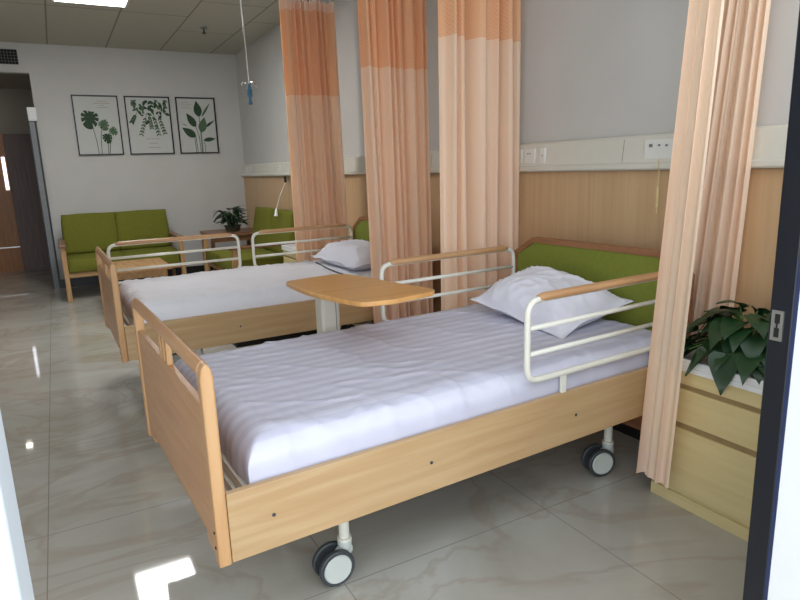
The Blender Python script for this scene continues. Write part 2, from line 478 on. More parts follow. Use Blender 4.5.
def picture(x0, x1, kind, label):
    z0, z1 = 1.496, 2.162; W = x1-x0; H = z1-z0
    p = thing('framed_picture', label, 'picture', ((x0+x1)/2, YF, z0), 0, None)
    bm = bmesh.new(); f = .014
    for d in ((-W/2, -W/2+f, 0, H), (W/2-f, W/2, 0, H), (-W/2+f, W/2-f, 0, f), (-W/2+f, W/2-f, H-f, H)):
        box(bm, d[0], d[1], -.026, -.001, d[2], d[3])
    link('frame', bm, 'black', p)
    boxo('print', (-W/2+f, W/2-f, -.010, -.002, f, H-f), 'paper', p)
    g1 = bmesh.new(); g2 = bmesh.new(); ink = bmesh.new()
    Y = -.0125
    def stem(bm_, pts): tube(bm_, [(a, Y, b) for a, b in pts], .0035, 6)
    if kind == 0:
        def monstera(bm_, cx, cz, R, rot, y):
            n = 60; c0 = bm_.verts.new((cx, y, cz)); ring = []
            for i in range(n):
                a = 2*PI*i/n
                rr = R*(.80-.30*math.cos(a-rot)**3)
                if i % 6 == 0 and abs(math.cos(a-rot)) < .97: rr *= .55
                ring.append(bm_.verts.new((cx+rr*math.cos(a)*.92, y, cz+rr*math.sin(a))))
            for i in range(n): bm_.faces.new((c0, ring[i], ring[(i+1) % n]))
        monstera(g1, -.075, H*.64, .125, 1.4, Y-.001)
        monstera(g2, .055, H*.53, .075, 2.0, Y-.0015)
        monstera(g1, .08, H*.31, .070, 1.7, Y-.001)
        monstera(g2, .145, H*.42, .060, 2.3, Y-.0005)
        stem(g1, [(-.06, H*.5), (-.035, H*.25), (-.025, .015)])
        stem(g1, [(.045, H*.5), (.015, H*.3), (.005, .015)])
        stem(g1, [(.085, H*.28), (.075, .015)]); stem(g1, [(.13, H*.33), (.10, H*.15), (.09, .015)])
        for i in range(4):
            zz = H*(.90-.035*i); ww = (.05, .09, .03, .06)[i]
            for k in range(int(ww/.012)): box(ink, .075-ww+k*.024, .075-ww+k*.024+.018, Y, Y+.001, zz, zz+.007)
    elif kind == 1:
        rnd = random.Random(3)
        for i in range(56):
            t = rnd.random()
            xx = (rnd.random()-.5)*.40; zz = H-.04 - abs(rnd.gauss(0, 1))*.085*(1.3-abs(xx)*2.2)
            if zz < H*.5: continue
            flat_leaf(rnd.choice((g1, g2)), xx, zz, .042+.03*rnd.random(), PI+rnd.uniform(-1.3, 1.3), .24, y=Y-.002*rnd.random())
        for (sx, ex, ez) in ((-.02, -.10, H*.36), (.05, .09, H*.36), (.10, .16, H*.38), (-.13, -.19, H*.56), (.0, .02, H*.47)):
            st = (sx, H*.72); stem(g2, [st, ((sx+ex)/2+.01, (st[1]+ez)/2), (ex, ez)])
            for k in range(6):
                t = .25+.15*k; px_ = sx+(ex-sx)*t; pz_ = st[1]+(ez-st[1])*t
                for s in (1, -1): flat_leaf(g2 if k % 2 else g1, px_, pz_, .040, math.atan2(-(ex-sx), ez-st[1])+s*(.55+.06*k), .20, y=Y-.001)
        for i in range(3):
            zz = H*(.265-.075*i); ww = (.085, .055, .07)[i]
            for k in range(int(2*ww/.02)): box(ink, -ww+.03+k*.02, -ww+.03+k*.02+.014, Y, Y+.001, zz, zz+.008)
            link('caption_line', ink, 'ink', p); ink = bmesh.new()
    else:
        flat_leaf(g1, .03, H*.66, .19, .12, .25, y=Y-.001)
        flat_leaf(g1, -.02, H*.48, .19, .55, .22, y=Y-.0012)
        flat_leaf(g2, .04, H*.38, .19, -.28, .26, y=Y-.0016)
        flat_leaf(g1, -.03, H*.30, .19, .95, .24, y=Y-.0008)
        flat_leaf(g2, .06, H*.66, .20, -.6, .07, y=Y-.0006)
        flat_leaf(g1, .09, H*.47, .15, -.95, .10, y=Y-.0006)
        flat_leaf(g1, .06, H*.24, .15, -1.45, .17, y=Y-.0006)
        for pts in ([(.03, H*.66), (.03, .015)], [(-.02, H*.48), (.01, H*.3), (.015, .015)], [(-.03, H*.30), (-.02, .015)], [(.04, H*.38), (.04, .015)], [(.06, H*.24), (.075, H*.12), (.07, .015)], [(-.045, H*.28), (-.04, .015)]):
            stem(g2, pts)
        flat_leaf(g2, -.12, H*.50, .07, 1.2, .07, y=Y)
        for i in range(4):
            zz = H*(.91-.035*i); ww = (.045, .07, .03, .05)[i]
            for k in range(int(2*ww/.02)): box(ink, -.115-ww+k*.02, -.115-ww+k*.02+.014, Y, Y+.001, zz, zz+.006)
    link('printed_leaves', g1, 'print1', p); link('pale_leaves', g2, 'print2', p); 
    if kind != 1: link('caption', ink, 'ink', p)
picture(.297, .775, 0, 'black framed print of round split leaves, leftmost of the three pictures')
picture(.843, 1.345, 1, 'black framed print of trailing foliage, middle of the three pictures')
picture(1.413, 1.880, 2, 'black framed print of tall pointed leaves, rightmost of the three pictures')

# ---------------------------------------------------------------- service panel on the head wall
sv = thing('bed_head_panel', 'long ivory service duct with sockets running along the wall above the wood cladding', 'wall panel', (XW, 0, 0))
bm = bmesh.new()
prism(bm, [(-.001, 1.197), (-.055, 1.197), (-.062, 1.204), (-.062, 1.222), (-.050, 1.228), (-.038, 1.330), (-.030, 1.339), (-.001, 1.339)], .75, YF-.02, 'xz')
link('duct', bm, 'panelw', sv, bevel=.002)
for y in (1.1, 1.9, 2.63, 3.45, 4.3, 5.1, 5.9, 6.7, 7.5):
    bm = bmesh.new(); prism(bm, [(-.0505, 1.23), (-.048, 1.23), (-.037, 1.325), (-.0395, 1.325)], y-.0012, y+.0012, 'xz')
    link('joint', bm, 'grey', sv)
def plate(y, z, w, h, nm, dots):
    x = -.052 + (z-1.228)*.1176
    f = boxo(nm, (x-.004, x+.006, y-w/2, y+w/2, z-h/2, z+h/2), 'plate', sv)
    if dots:
        for (dy, dz, r) in dots: boxo('socket_hole', (x-.006, x-.0041, y+dy-r, y+dy+r, z+dz-r*.8, z+dz+r*.8), 'grey', f)
plate(2.60, 1.276, .085, .07, 'socket', [(.015, .012, .004), (-.005, .012, .004)])
plate(2.495, 1.276, .075, .07, 'socket', [(.012, .012, .004), (-.004, .012, .004)])
plate(2.40, 1.276, .035, .075, 'rocker_switch', [(0, 0, .003)])
plate(1.715, 1.28, .14, .075, 'call_point', [(.04, .014, .008), (.0, .014, .005), (-.035, .012, .005)])
for y in (4.97, 5.07, 4.2, 3.75, 7.85, 7.7, 6.55):
    plate(y, 1.276, .075, .07, 'socket', [(.012, .012, .004), (-.004, .012, .004)])

# pull cords
pc = thing('pull_cord', 'thin pull cord with yellowed handle hanging from the duct beside the nearest curtain', 'cord', (2.122, 1.70, 1.24))
bm = bmesh.new(); tube(bm, [(0, 0, 0), (.004, -.002, -.06), (.003, .0, -.115)], .0018, 6); link('cord', bm, 'yellow', pc)
bm = bmesh.new(); cyl(bm, (.003, 0, -.19), (.003, 0, -.11), .0055, 10); cyl(bm, (.003, 0, -.215), (.003, 0, -.19), .0018, 6); link('handle', bm, 'yellow', pc)
pc = thing('pull_cord', 'slanting nurse call pull cord with white tapered handle in front of the far green sofa', 'cord', (2.118, 6.30, 1.20))
boxo('cord_anchor', (-.008, .012, -.012, .012, -.07, -.006), 'black', pc)
bm = bmesh.new(); tube(bm, [(0, .0, -.07), (-.09, -.08, -.19), (-.178, -.19, -.33)], .0035, 6); link('cord', bm, 'white', pc)
bm = bmesh.new(); cyl(bm, (-.178, -.19, -.325), (-.192, -.205, -.40), .009, 12, .022); link('handle', bm, 'white', pc)

# ---------------------------------------------------------------- hospital beds
BL, BW = 1.747, .95
def rail(name, parent, u0, u1, v, z0=.567, z1=.83, sup=(.15,)):
    b = bmesh.new()
    loop = rounded([(u0, v, z0), (u1, v, z0), (u1, v, z1), (u0, v, z1)], .05, 6)
    tube(b, loop, .0105, 10, closed=True)
    for t in (.34, .66): tube(b, [(u0, v, z0+(z1-z0)*t), (u1, v, z0+(z1-z0)*t)], .0085, 8)
    r = link(name, b, 'steel', parent, smooth=True)
    b = bmesh.new(); tube(b, [(u0+.045, v, z1+.004), (u0+.07, v, z1+.006), (u1-.07, v, z1+.006), (u1-.045, v, z1+.004)], [.012, .0165, .0165, .012], 12, sx=1.0, sy=.85)
    link('rail_cap', b, 'cap', r, smooth=True)
    for s in sup:
        b = bmesh.new(); box(b, u0+s-.010, u0+s+.010, v-.005, v+.005, .4985, z0)
        link('rail_bracket', b, 'steel', r)
    return r

def caster(parent, u, v, swivel, side):
    """white swivel castor: post, fork and two wheels"""
    cs = bpy.data.objects.new('caster', None)
    b = bmesh.new(); cyl(b, (0, 0, .135), (0, 0, .36), .0165, 20); 
    cyl(b, (0, 0, .128), (0, 0, .137), .022, 20)
    post = link('caster', b, 'steel', parent, smooth=False); post.location = (u, v, 0); post.rotation_euler = (0, 0, swivel)
    b = bmesh.new()
    cyl(b, (0, 0, .10), (0, 0, .13), .021, 20, .023)
    prism(b, [(-.024, .105), (.022, .105), (.022, .085), (-.03, .040), (-.055, .040), (-.060, .055)], -.012, .012, 'xz')
    link('fork', b, 'caster', post, bevel=.004)
    for s in (1, -1):
        b = bmesh.new()
        prof = [(.0535, -.009), (.0575, -.006), (.0575, .006), (.0535, .009)]
        seg = 32; rings = []
        for rr, yy in [(0.0, -.006)]+[(.044, -.007)]+prof+[(.044, .009), (0, .008)]:
            rings.append([b.verts.new((-.042+rr*math.cos(2*PI*k/seg), s*.026+yy*1, .0585+rr*math.sin(2*PI*k/seg))) for k in range(seg)])
        for A, B in zip(rings, rings[1:]):
            for k in range(seg): b.faces.new((A[k], A[(k+1) % seg], B[(k+1) % seg], B[k]))
        bmesh.ops.remove_doubles(b, verts=b.verts, dist=1e-5)
        link('wheel', b, 'darkgrey', post)
        b = bmesh.new(); cyl(b, (-.042, s*.026+s*.0085, .0585), (-.042, s*.026+s*.0125, .0585), .046, 28, .043)
        link('wheel_disc', b, 'caster', post)
    return post

def footboard(parent, rails=True):
    z0, z1 = .312, .826; W = BW; a0, a1 = -.038, -.007
    # the panel between the two posts, arched at the bottom
    b = bmesh.new()
    out = [(.03, z0+.006), (.12, z0+.006), (.13, z0+.036), (W-.13, z0+.036), (W-.12, z0+.006), (W-.03, z0+.006), (W-.03, .712), (.03, .712)]
    prism(b, out, a0+.006, a1-.006, 'yz')
    f = link('footboard', b, 'beech_y', parent, bevel=.002)
    for y in (0, W-.035):
        b = bmesh.new()
        prism(b, [(a0, z0), (a1, z0), (a1, z1-.035), (a1-.004, z1-.015), (a1-.011, z1-.004), (-.0225, z1-.001), (a0+.011, z1-.004), (a0+.004, z1-.015), (a0, z1-.035)], y, y+.035, 'xz')
        link('post', b, 'beech_z', f, bevel=.005)
    b = bmesh.new()
    prof = [(a0+.002, .791), (a0, .800), (a0+.004, .815), (a0+.011, .823), (-.0225, .826), (a1-.011, .823), (a1-.004, .815), (a1, .800), (a1-.002, .791)]
    prism(b, prof, .034, W-.034, 'xz')
    link('top_rail', b, 'beech_y', f, bevel=.003)
    for y in (.43, .475, .52):
        b = bmesh.new(); box(b, -.031, -.015, y-.012, y+.012, .7125, .7905)
        link('spindle', b, 'beech_z', f, bevel=.002)
    for zz in (.36, .40):
        b = bmesh.new(); cyl(b, (a0-.0002, .018, zz), (a0-.002, .018, zz), .004, 10)
        link('bolt', b, 'black', f)
    return f

def headboard(parent):
    zb, zs, zt, ch = .13, .815, .893, .127; W = BW; x0, x1 = BL, BL+.04  # bottom edge lowered to block light from the wall side under the bed
    o = [(0, zb), (W, zb), (W, zs), (W-ch, zt), (ch, zt), (0, zs)]
    b = bmesh.new(); prism(b, o, x0+.012, x1, 'yz')
    h = link('headboard', b, 'head', parent, bevel=.002)
    f = .024
    i_ = [(f, .48), (W-f, .48), (W-f, zs-.012), (W-ch-.012, zt-f), (ch+.012, zt-f), (f, zs-.012)]
    b = bmesh.new(); prism(b, i_, x0+.003, x0+.016, 'yz')
    link('green_panel', b, 'green', h, bevel=.003)
    # border moulding
    b = bmesh.new()
    for k in (1, 2, 3, 4, 5):
        a0, a1 = o[k], o[(k+1) % 6]; c0, c1 = i_[k], i_[(k+1) % 6]
        vs = []
        for x in (x0, x0+.014):
            vs.append([b.verts.new((x, *q)) for q in (a0, a1, c1, c0)])
        A, B = vs
        b.faces.new(A); b.faces.new(B[::-1])
        for j in range(4): b.faces.new((A[j], B[j], B[(j+1) % 4], A[(j+1) % 4]))
    link('border', b, 'head', h)
    return h

def bed(label, x, y, t, rails, cast):
    B = thing('hospital_bed', label, 'bed', (x, y, 0), t, 'adjustable nursing beds')
    footboard(B); headboard(B)
    for v in (0, BW-.02):
        sb = boxo('side_board', (-.006, BL+.01, v, v+.02, .317, .498), 'board', B, bevel=.002)
        for u in (.105, .58, 1.17):
            b = bmesh.new(); cyl(b, (u, v-.002 if v == 0 else v+.022, .408), (u, v+.0 if v == 0 else v+.02, .408), .005, 12)
            link('screw', b, 'darkgrey', sb)
    b = bmesh.new()
    for v in (.05, BW-.09): box(b, .0, BL, v, v+.04, .41, .45)
    for u in (.04, .37, .95, 1.35, 1.68): box(b, u, u+.03, .09, BW-.09, .415, .445)
    box(b, .30, .34, .12, BW-.12, .33, .37); box(b, 1.42, 1.46, .12, BW-.12, .33, .37)
    link('bed_frame', b, 'steel', B)
    boxo('shade_block', (.62, 1.25, .30, .64, .20, .409), 'black', B, bevel=.01)  # black box added under the deck to darken the floor beneath
    b = bmesh.new(); box(b, .05, BL-.02, .04, BW-.04, .45, .478)
    link('mattress_deck', b, 'steel', B)
    for (u, v, a) in cast: caster(B, u, v, a, 1)
    for r in rails: rail('side_rail', B, *r)
    return B
cast = [(.385, .20, .0), (1.565, .185, -.3), (.385, BW-.2, -.3), (1.60, BW-.2, .5)]
bed('near beech hospital bed with green headboard and rails raised at the pillow end', .267, 1.369, .048,
    [(.955, 1.70, .009, .567, .828, (.160,)), (.975, 1.735, BW-.009, .567, .83, (.155, .6))], cast)
bed('far beech hospital bed behind the overbed table, two cream rails raised on its sofa side', .226, 3.33, .016,
    [(.035, .86, BW-.009, .575, .822, (.12, .7)), (.962, 1.73, BW-.009, .575, .822, (.155, .6))], cast)

# ---------------------------------------------------------------- bedding
def smooth01(t): t = max(0, min(1, t)); return t*t*(3-2*t)
def mattress(label, x, y, t, mat, seed, wr=1, z1=.597, grp=None):
    M = thing('mattress', label, 'mattress', (x, y, 0), t, 'mattresses in white sheets')
    b = bmesh.new(); box(b, .13, BL-.05, .09, BW-.09, .479, z1-.035)
    link('mattress_core', b, 'white', M, bevel=.02)
    # fitted sheet
    u0, u1, v0, v1 = .06, BL-.015, .026, BW-.026
    nu, nv = 190, 150
    R = .075; zb = .482
    def prof(s, a0, a1):
        """s in 0..1 across, goes up the side, over the rounded edge, across, and down"""
        side = z1-zb-R; arc = PI*R/2; top = (a1-a0)-2*R
        tot = 2*(side+arc)+top; d = s*tot
        if d < side: return a0, zb+d, -1, 1-d/side if side else 0
        d -= side
        if d < arc: th = d/R; return a0+R-R*math.cos(th), zb+side+R*math.sin(th), 0, 0
        d -= arc
        if d < top: return a0+R+d, z1, 0, 0
        d -= top
        if d < arc: th = d/R; return a1-R+R*math.sin(th), zb+side+R*math.cos(th), 0, 0
        d -= arc; return a1, z1-R-d, 1, d/side
    b = bmesh.new(); grid = []
    for i in range(nu+1):
        row = []
        uu, zu, su, du = prof(i/nu, u0, u1)
        for j in range(nv+1):
            vv, zv, sv_, dv = prof(j/nv, v0, v1)
            z = min(zu, zv) if (zu < z1 and zv < z1) else (zu if zu < zv else zv)
            uf, vf = uu, vv
            p = Vector((uf*2.2+seed*7, vf*2.2, seed*3.1))
            top = smooth01((z-zb)/(z1-zb))
            e = min(vf-v0, v1-vf, (uf-u0)*1.2, u1-uf)
            edge = math.exp(-max(0, e)/.10)
            # long soft undulation + sharper creases
            w = noise.noise(p)*.006
            c1 = 1-abs(noise.noise(Vector((uf*3.0+vf*5.5+seed, vf*3.2-uf*1.5, seed)))*2.0); c1 = max(0, c1)**9
            c2 = 1-abs(noise.noise(Vector((uf*7+seed*2, vf*4+uf*3, seed+5)))*2.0); c2 = max(0, c2)**7
            c3 = 1-abs(noise.noise(Vector((uf*13+vf*2, vf*15, seed+9)))*2.0); c3 = max(0, c3)**4
            lift = w + c1*.005 + c2*.006*(.15+edge)*wr + c3*.005*(edge+.25*(wr-1))*wr
            if z > zb+.01: z += lift*top
            # the sides bulge and gather
            gather = (noise.noise(Vector((uf*9+vf*9+seed, z*5, seed+2)))*.010 + c2*.006)*(1-top*.8)
            if sv_ or vf < v0+R or vf > v1-R: vf += (-1 if vf < .5 else 1)*(gather*.6-.0)*1
            if su or uf < u0+R: uf += -gather*1.3 if uf < .5 else 0
            vf = max(.0225, min(BW-.0225, vf)); uf = min(uf, BL-.004)
            row.append(b.verts.new((uf, vf, z)))
        grid.append(row)
    for i in range(nu):
        for j in range(nv):
            b.faces.new((grid[i][j], grid[i+1][j], grid[i+1][j+1], grid[i][j+1]))
    link('fitted_sheet', b, mat, M, smooth=True)
    return M
mattress('mattress in a white satin-stripe sheet on the near bed', .267, 1.369, .048, 'sheet', 1.0)
mt2 = mattress('mattress in a plain white creased sheet on the far bed', .226, 3.33, .016, 'sheet2', 4.0, 1.6)

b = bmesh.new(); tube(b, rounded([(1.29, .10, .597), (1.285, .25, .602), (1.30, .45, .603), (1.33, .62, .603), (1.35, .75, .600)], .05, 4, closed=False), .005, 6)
link('dark_line', b, 'darkgrey', mt2)  # thin dark grey tube across the far bed's sheet
def pillow(label, loc, rot, L, W_, T, seed, flange=.03):
    """L across the bed, W_ along it, T thick; corners pulled into points"""
    b = bmesh.new(); n = 56; top = {}; bot = {}
    for i in range(n+1):
        for j in range(n+1):
            a = -1+2*i/n; c = -1+2*j/n
            pin = 1-.10*(1-abs(a)**3)*(abs(c)**6) ; pin2 = 1-.09*(1-abs(c)**3)*(abs(a)**6)
            x = a*W_/2*pin2; y = c*L/2*pin
            ea = max(0, 1-abs(a)/.92); ec = max(0, 1-abs(c)/.93)
            h = (min(1, ea*2.2)**.55)*(min(1, ec*2.6)**.55) if ea > 0 and ec > 0 else 0
            h *= (1-.25*(a*a+c*c)/2)
            w = noise.noise(Vector((x*9+seed, y*9, seed)))*.014
            r = 1-abs(noise.noise(Vector((x*14+y*6+seed, y*12, seed+3)))*2); w += (max(0, r)**5)*.010
            fl = noise.noise(Vector((x*7, y*7, seed+8)))*.016
            top[i, j] = b.verts.new((x, y, T*.62*h + w*min(1, h*2) + fl*(1-h)+.002))
            if 0 < i < n and 0 < j < n: bot[i, j] = b.verts.new((x, y, -T*.38*h + fl*(1-h)-.002))
            else: bot[i, j] = top[i, j]
    for i in range(n):
        for j in range(n):
            b.faces.new((top[i, j], top[i+1, j], top[i+1, j+1], top[i, j+1]))
            f = [bot[i, j], bot[i, j+1], bot[i+1, j+1], bot[i+1, j]]
            try: b.faces.new(f)
            except ValueError: pass
    o = link('pillow', b, 'pillow', None, smooth=True)
    o.location = loc; o.rotation_euler = rot
    return tag(o, label, 'pillow', 'white pillows')
def bp(x, y, t, u, v, z):
    c, s = math.cos(t), math.sin(t); return (x+c*u-s*v, y+s*u+c*v, z)
pillow('white pillow with pointed corners leaning on the headboard of the near bed', bp(.267, 1.369, .048, 1.52, .49, .668), (.12, -.22, .048-.02), .57, .41, .15, 2)
pillow('plump white pillow on the far bed beside the hanging curtains', bp(.226, 3.33, .016, 1.53, .46, .652), (0, -.06, .016), .74, .40, .15, 9)

# ---------------------------------------------------------------- overbed table
ot = thing('overbed_table', 'overbed table with a boat-shaped wooden top on a cream column between the beds', 'table', (.96, 2.42, 0))
pts = [(.789, 2.415), (1.001, 2.445), (1.062, 2.40), (1.176, 1.885), (1.150, 1.855), (.974, 1.820), (.880, 1.835), (.855, 1.850), (.822, 1.945), (.791, 2.063), (.776, 2.16), (.772, 2.28), (.776, 2.39)]
ctr = rounded([(a, b_, 0) for a, b_ in pts], .012, 3)
bm = bmesh.new(); prism(bm, [(p.x-.96, p.y-2.42) for p in ctr], .782, .800)
link('table_top', bm, 'table', ot, bevel=.004)
bm = bmesh.new(); prism(bm, [(-.042, -.036), (-.030, -.045), (.030, -.045), (.042, -.036), (.042, .03), (-.042, .03)], .10, .7815)
link('column', bm, 'steel', ot, bevel=.003)
for x in (.022,): boxo('column_groove', (x-.0015, x+.0015, -.0465, -.0452, .12, .77), 'grey', ot)
bm = bmesh.new(); box(bm, -.03, .03, -.04, .04, .05, .10); box(bm, -.16, -.12, -.04, .5, .045, .075); box(bm, .12, .16, -.04, .5, .045, .075); box(bm, -.16, .16, -.03, .02, .045, .075)
link('base', bm, 'steel', ot)
for (x, y) in ((-.14, 0.0), (.14, 0.0), (-.14, .46), (.14, .46)):
    bm = bmesh.new(); cyl(bm, (x-.01, y, .0225), (x+.01, y, .0225), .0225, 16); link('caster', bm, 'darkgrey', ot)

# ---------------------------------------------------------------- curtains
def curtain_sheet(bmat, path0, path1, z0, z1, folds, amp, seed, nz=26, nx=None, uvs=False, spread=0, phase=0):
    """cloth hung between a lower path0 and an upper path1 (each: two end points x,y), pleated"""
    nx = nx or folds*14
    b = bmesh.new(); uvl = b.loops.layers.uv.new('UVMap'); rows = []
    rnd = random.Random(seed); ph = [rnd.uniform(0, 6.28) for _ in range(6)]
    for k in range(nz+1):
        t = k/nz; z = z0+(z1-z0)*t; row = []
        A = Vector(path0[0]).lerp(Vector(path1[0]), t); Bp = Vector(path0[1]).lerp(Vector(path1[1]), t)
        d = Bp-A; nrm = Vector((-d.y, d.x)).normalized()
        for i in range(nx+1):
            s = i/nx
            zz = z*.6
            ang = 2*PI*folds*s + .9*math.sin(2*PI*s*2+ph[0]+zz*.4) + 1.1*math.sin(2*PI*s*.9+ph[1]) + phase
            a = amp*(.75+.35*math.sin(2*PI*s*3.3+ph[2]+zz))
            off = a*math.sin(ang) + .25*amp*math.sin(2.3*ang+ph[3]+zz*.8)
            sl = s + .10/folds*math.sin(2*ang+ph[4])*.35
            end = min(1, min(s, 1-s)*12)
            p = A + d*sl + nrm*off*(.35+.65*end)
            row.append((b.verts.new((p.x, p.y, z)), i/nx*folds*.16, z))
        rows.append(row)
    for k in range(nz):
        for i in range(nx):
            q = (rows[k][i], rows[k][i+1], rows[k+1][i+1], rows[k+1][i])
            f = b.faces.new([v[0] for v in q])
            for lp, v in zip(f.loops, q): lp[uvl].uv = (v[1], v[2])
    return b
def curtain_link(name, b, mat, parent):
    me = bpy.data.meshes.new(name); b.to_mesh(me); b.free(); me.materials.append(MAT[mat])
    for p in me.polygons: p.use_smooth = True
    o = bpy.data.objects.new(name, me); C.objects.link(o); o.parent = parent
    return o
def hung_curtain(label, y, x0b, x1b, x0t, x1t, zbot, folds, amp, seed, zmesh=1.80, ztop=2.40):
    xm = (x0b+x1b)/2
    c = thing('privacy_curtain', label, 'curtain', (xm, y, 0), 0, 'peach privacy curtains')
    ztt = 2.47
    def at(z):
        t = (z-zbot)/(ztt-zbot); return ((x0b+(x0t-x0b)*t-xm, 0), (x1b+(x1t-x1b)*t-xm, 0))
    curtain_link('hem', curtain_sheet(None, at(zbot), at(zbot+.10), zbot, zbot+.10, folds, amp, seed, nz=3), 'curtain_hem', c)
    curtain_link('cloth', curtain_sheet(None, at(zbot+.10), at(zmesh), zbot+.10, zmesh, folds, amp, seed), 'curtain', c)
    curtain_link('mesh_band', curtain_sheet(None, at(zmesh), at(ztop), zmesh, ztop, folds, amp, seed, nz=12), 'net', c)
    curtain_link('heading', curtain_sheet(None, at(ztop), at(ztt), ztop, ztt, folds, amp, seed, nz=3), 'curtain_hem', c)
    b = bmesh.new()
    for i in range(folds):
        x = x0t-xm+(x1t-x0t)*(i+.5)/folds; cyl(b, (x, 0, ztt-.02), (x, 0, ztt+.03), .003, 6)
    link('hooks', b, 'white', c)
    return c
hung_curtain('peach curtain with orange net top, leftmost, hanging beside the far bed rail', 4.62, 1.60, 2.06, 1.595, 2.03, .22, 8, .058, 11)
hung_curtain('peach curtain hanging at the pillow end of the far bed behind the overbed table', 3.20, 1.565, 1.965, 1.545, 1.965, .30, 8, .058, 23, zmesh=1.785)
hung_curtain('broad pale peach curtain hanging beside the green headboard of the near bed', 2.56, 1.625, 2.12, 1.65, 2.12, .25, 6, .062, 37, zmesh=1.83)
# nearest curtain: one flap in front of the cabinet corner, the rest gathered behind it
nc = thing('privacy_curtain', 'nearest peach curtain, one flap falling in front of the drawer cabinet by the door', 'curtain', (1.9, 1.4, 0), 0, 'peach privacy curtains')
def nrm2(pts): return tuple((a-1.9, b_-1.4) for a, b_ in pts)
FB, FT = ((1.735, 1.415), (1.73, 1.272)), ((1.735, 1.308), (1.745, 1.20))
def flap_at(z, a, c, zz0, zz1):
    t = (z-zz0)/(zz1-zz0); return nrm2([tuple(Vector(a[i]).lerp(Vector(c[i]), t)) for i in (0, 1)])
z0f, zm = .125, 2.47
curtain_link('flap_hem', curtain_sheet(None, flap_at(z0f, FB, FT, z0f, 1.7), flap_at(z0f+.10, FB, FT, z0f, 1.7), z0f, z0f+.10, 1, .020, 5, nx=60, nz=3), 'curtain_hem', nc)
curtain_link('front_flap', curtain_sheet(None, flap_at(z0f+.10, FB, FT, z0f, 1.7), flap_at(2.47, FB, FT, z0f, 1.7), z0f+.10, 2.47, 1, .020, 5, nx=60), 'curtain', nc)
RB, RT = ((2.115, 1.62), (2.115, 1.35)), ((2.08, 1.46), (2.10, 1.285))
curtain_link('rear_gather', curtain_sheet(None, nrm2(RB), flap_at(2.47, RB, RT, .3, 1.72), .3, 2.47, 6, .018, 8), 'curtain', nc)
# tracks the curtains run on
for i, (y, x0) in enumerate(((4.62, 1.0), (3.20, 1.0), (2.56, 1.0), (1.22, 1.0))):
    b = bmesh.new(); box(b, x0, XW, y-.01, y+.01, 2.501, 2.525)
    for x in (x0+.05, 1.6, XW-.05): cyl(b, (x, y, 2.524), (x, y, ZC), .005, 8)
    tr = link('curtain_track', b, 'white')
    tag(tr, ('white ceiling-hung curtain rail above the leftmost curtain', 'white ceiling-hung curtain rail above the curtain behind the overbed table',
             'white ceiling-hung curtain rail above the broad curtain', 'white ceiling-hung curtain rail above the nearest curtain')[i], 'curtain rail', 'curtain rails')

# ---------------------------------------------------------------- infusion hanger
iv = thing('infusion_hanger', 'ceiling-hung steel infusion rod with small hooks and a blue lock over the far bed', 'hanger', (1.385, 4.8, 0))
bm = bmesh.new(); cyl(bm, (-.005, 0, 2.25), (-.012, 0, ZC), .008, 10); cyl(bm, (0, 0, 1.88), (-.005, 0, 2.25), .0055, 10); link('rod', bm, 'metal', iv)
for a in (.3, 1.87, 3.44, 5.0):
    bm = bmesh.new(); ca, sa = math.cos(a), math.sin(a)
    tube(bm, [(0, 0, 1.89), (ca*.03, sa*.03, 1.905), (ca*.055, sa*.055, 1.90), (ca*.065, sa*.065, 1.885), (ca*.06, sa*.06, 1.875)], .004, 8); link('hook', bm, 'metal', iv)
bm = bmesh.new(); cyl(bm, (0, 0, 1.855), (0, 0, 1.89), .011, 12); cyl(bm, (0, 0, 1.80), (0, 0, 1.855), .019, 12); cyl(bm, (0, 0, 1.77), (0, 0, 1.80), .010, 12); cyl(bm, (0, 0, 1.745), (0, 0, 1.77), .016, 12, .012)
link('lock', bm, 'blue', iv)

# ---------------------------------------------------------------- bedside cabinets
def cabinet(label, x0, x1, y0, y1, toe=.03):
    c = thing('bedside_cabinet', label, 'cabinet', (x0, y0, 0), 0, 'bedside cabinets')
    W, D = y1-y0, x1-x0
    boxo('body', (.012, D, 0, W, .045, .515), 'cabinet', c)
    boxo('plinth', (.004, D-.01, .006, W-.006, 0, .045), 'cabinet', c)
    boxo('drawer', (0, .0118, .002, W-.002, .322, .448), 'cabinet', c, bevel=.002)
    boxo('drawer', (0, .0118, .002, W-.002, .060, .300), 'cabinet', c, bevel=.002)
    boxo('fascia', (0, .0118, .002, W-.002, .466, .5145), 'cabinet', c, bevel=.002)
    boxo('grip_groove', (.006, .0119, .003, W-.003, .4485, .4655), 'groove', c)
    boxo('grip_groove', (.006, .0119, .003, W-.003, .3005, .3215), 'groove', c)
    b = bmesh.new(); box(b, -.010, D, -.005, W+.004, .5155, .535)
    for d in ((-.010, .006, -.005, W+.004), (D-.02, D, -.005, W+.004), (.006, D-.02, -.005, .011), (.006, D-.02, W-.012, W+.004)): box(b, *d, .535, .560)
    link('tray_top', b, 'white', c, bevel=.003)
    return c
cabinet('pale drawer cabinet with a white tray top beside the doorway', 1.838, 2.075, .97, 1.437)
cabinet('small bedside cabinet half hidden behind the leftmost curtain', 1.83, 2.155, 5.18, 5.66)

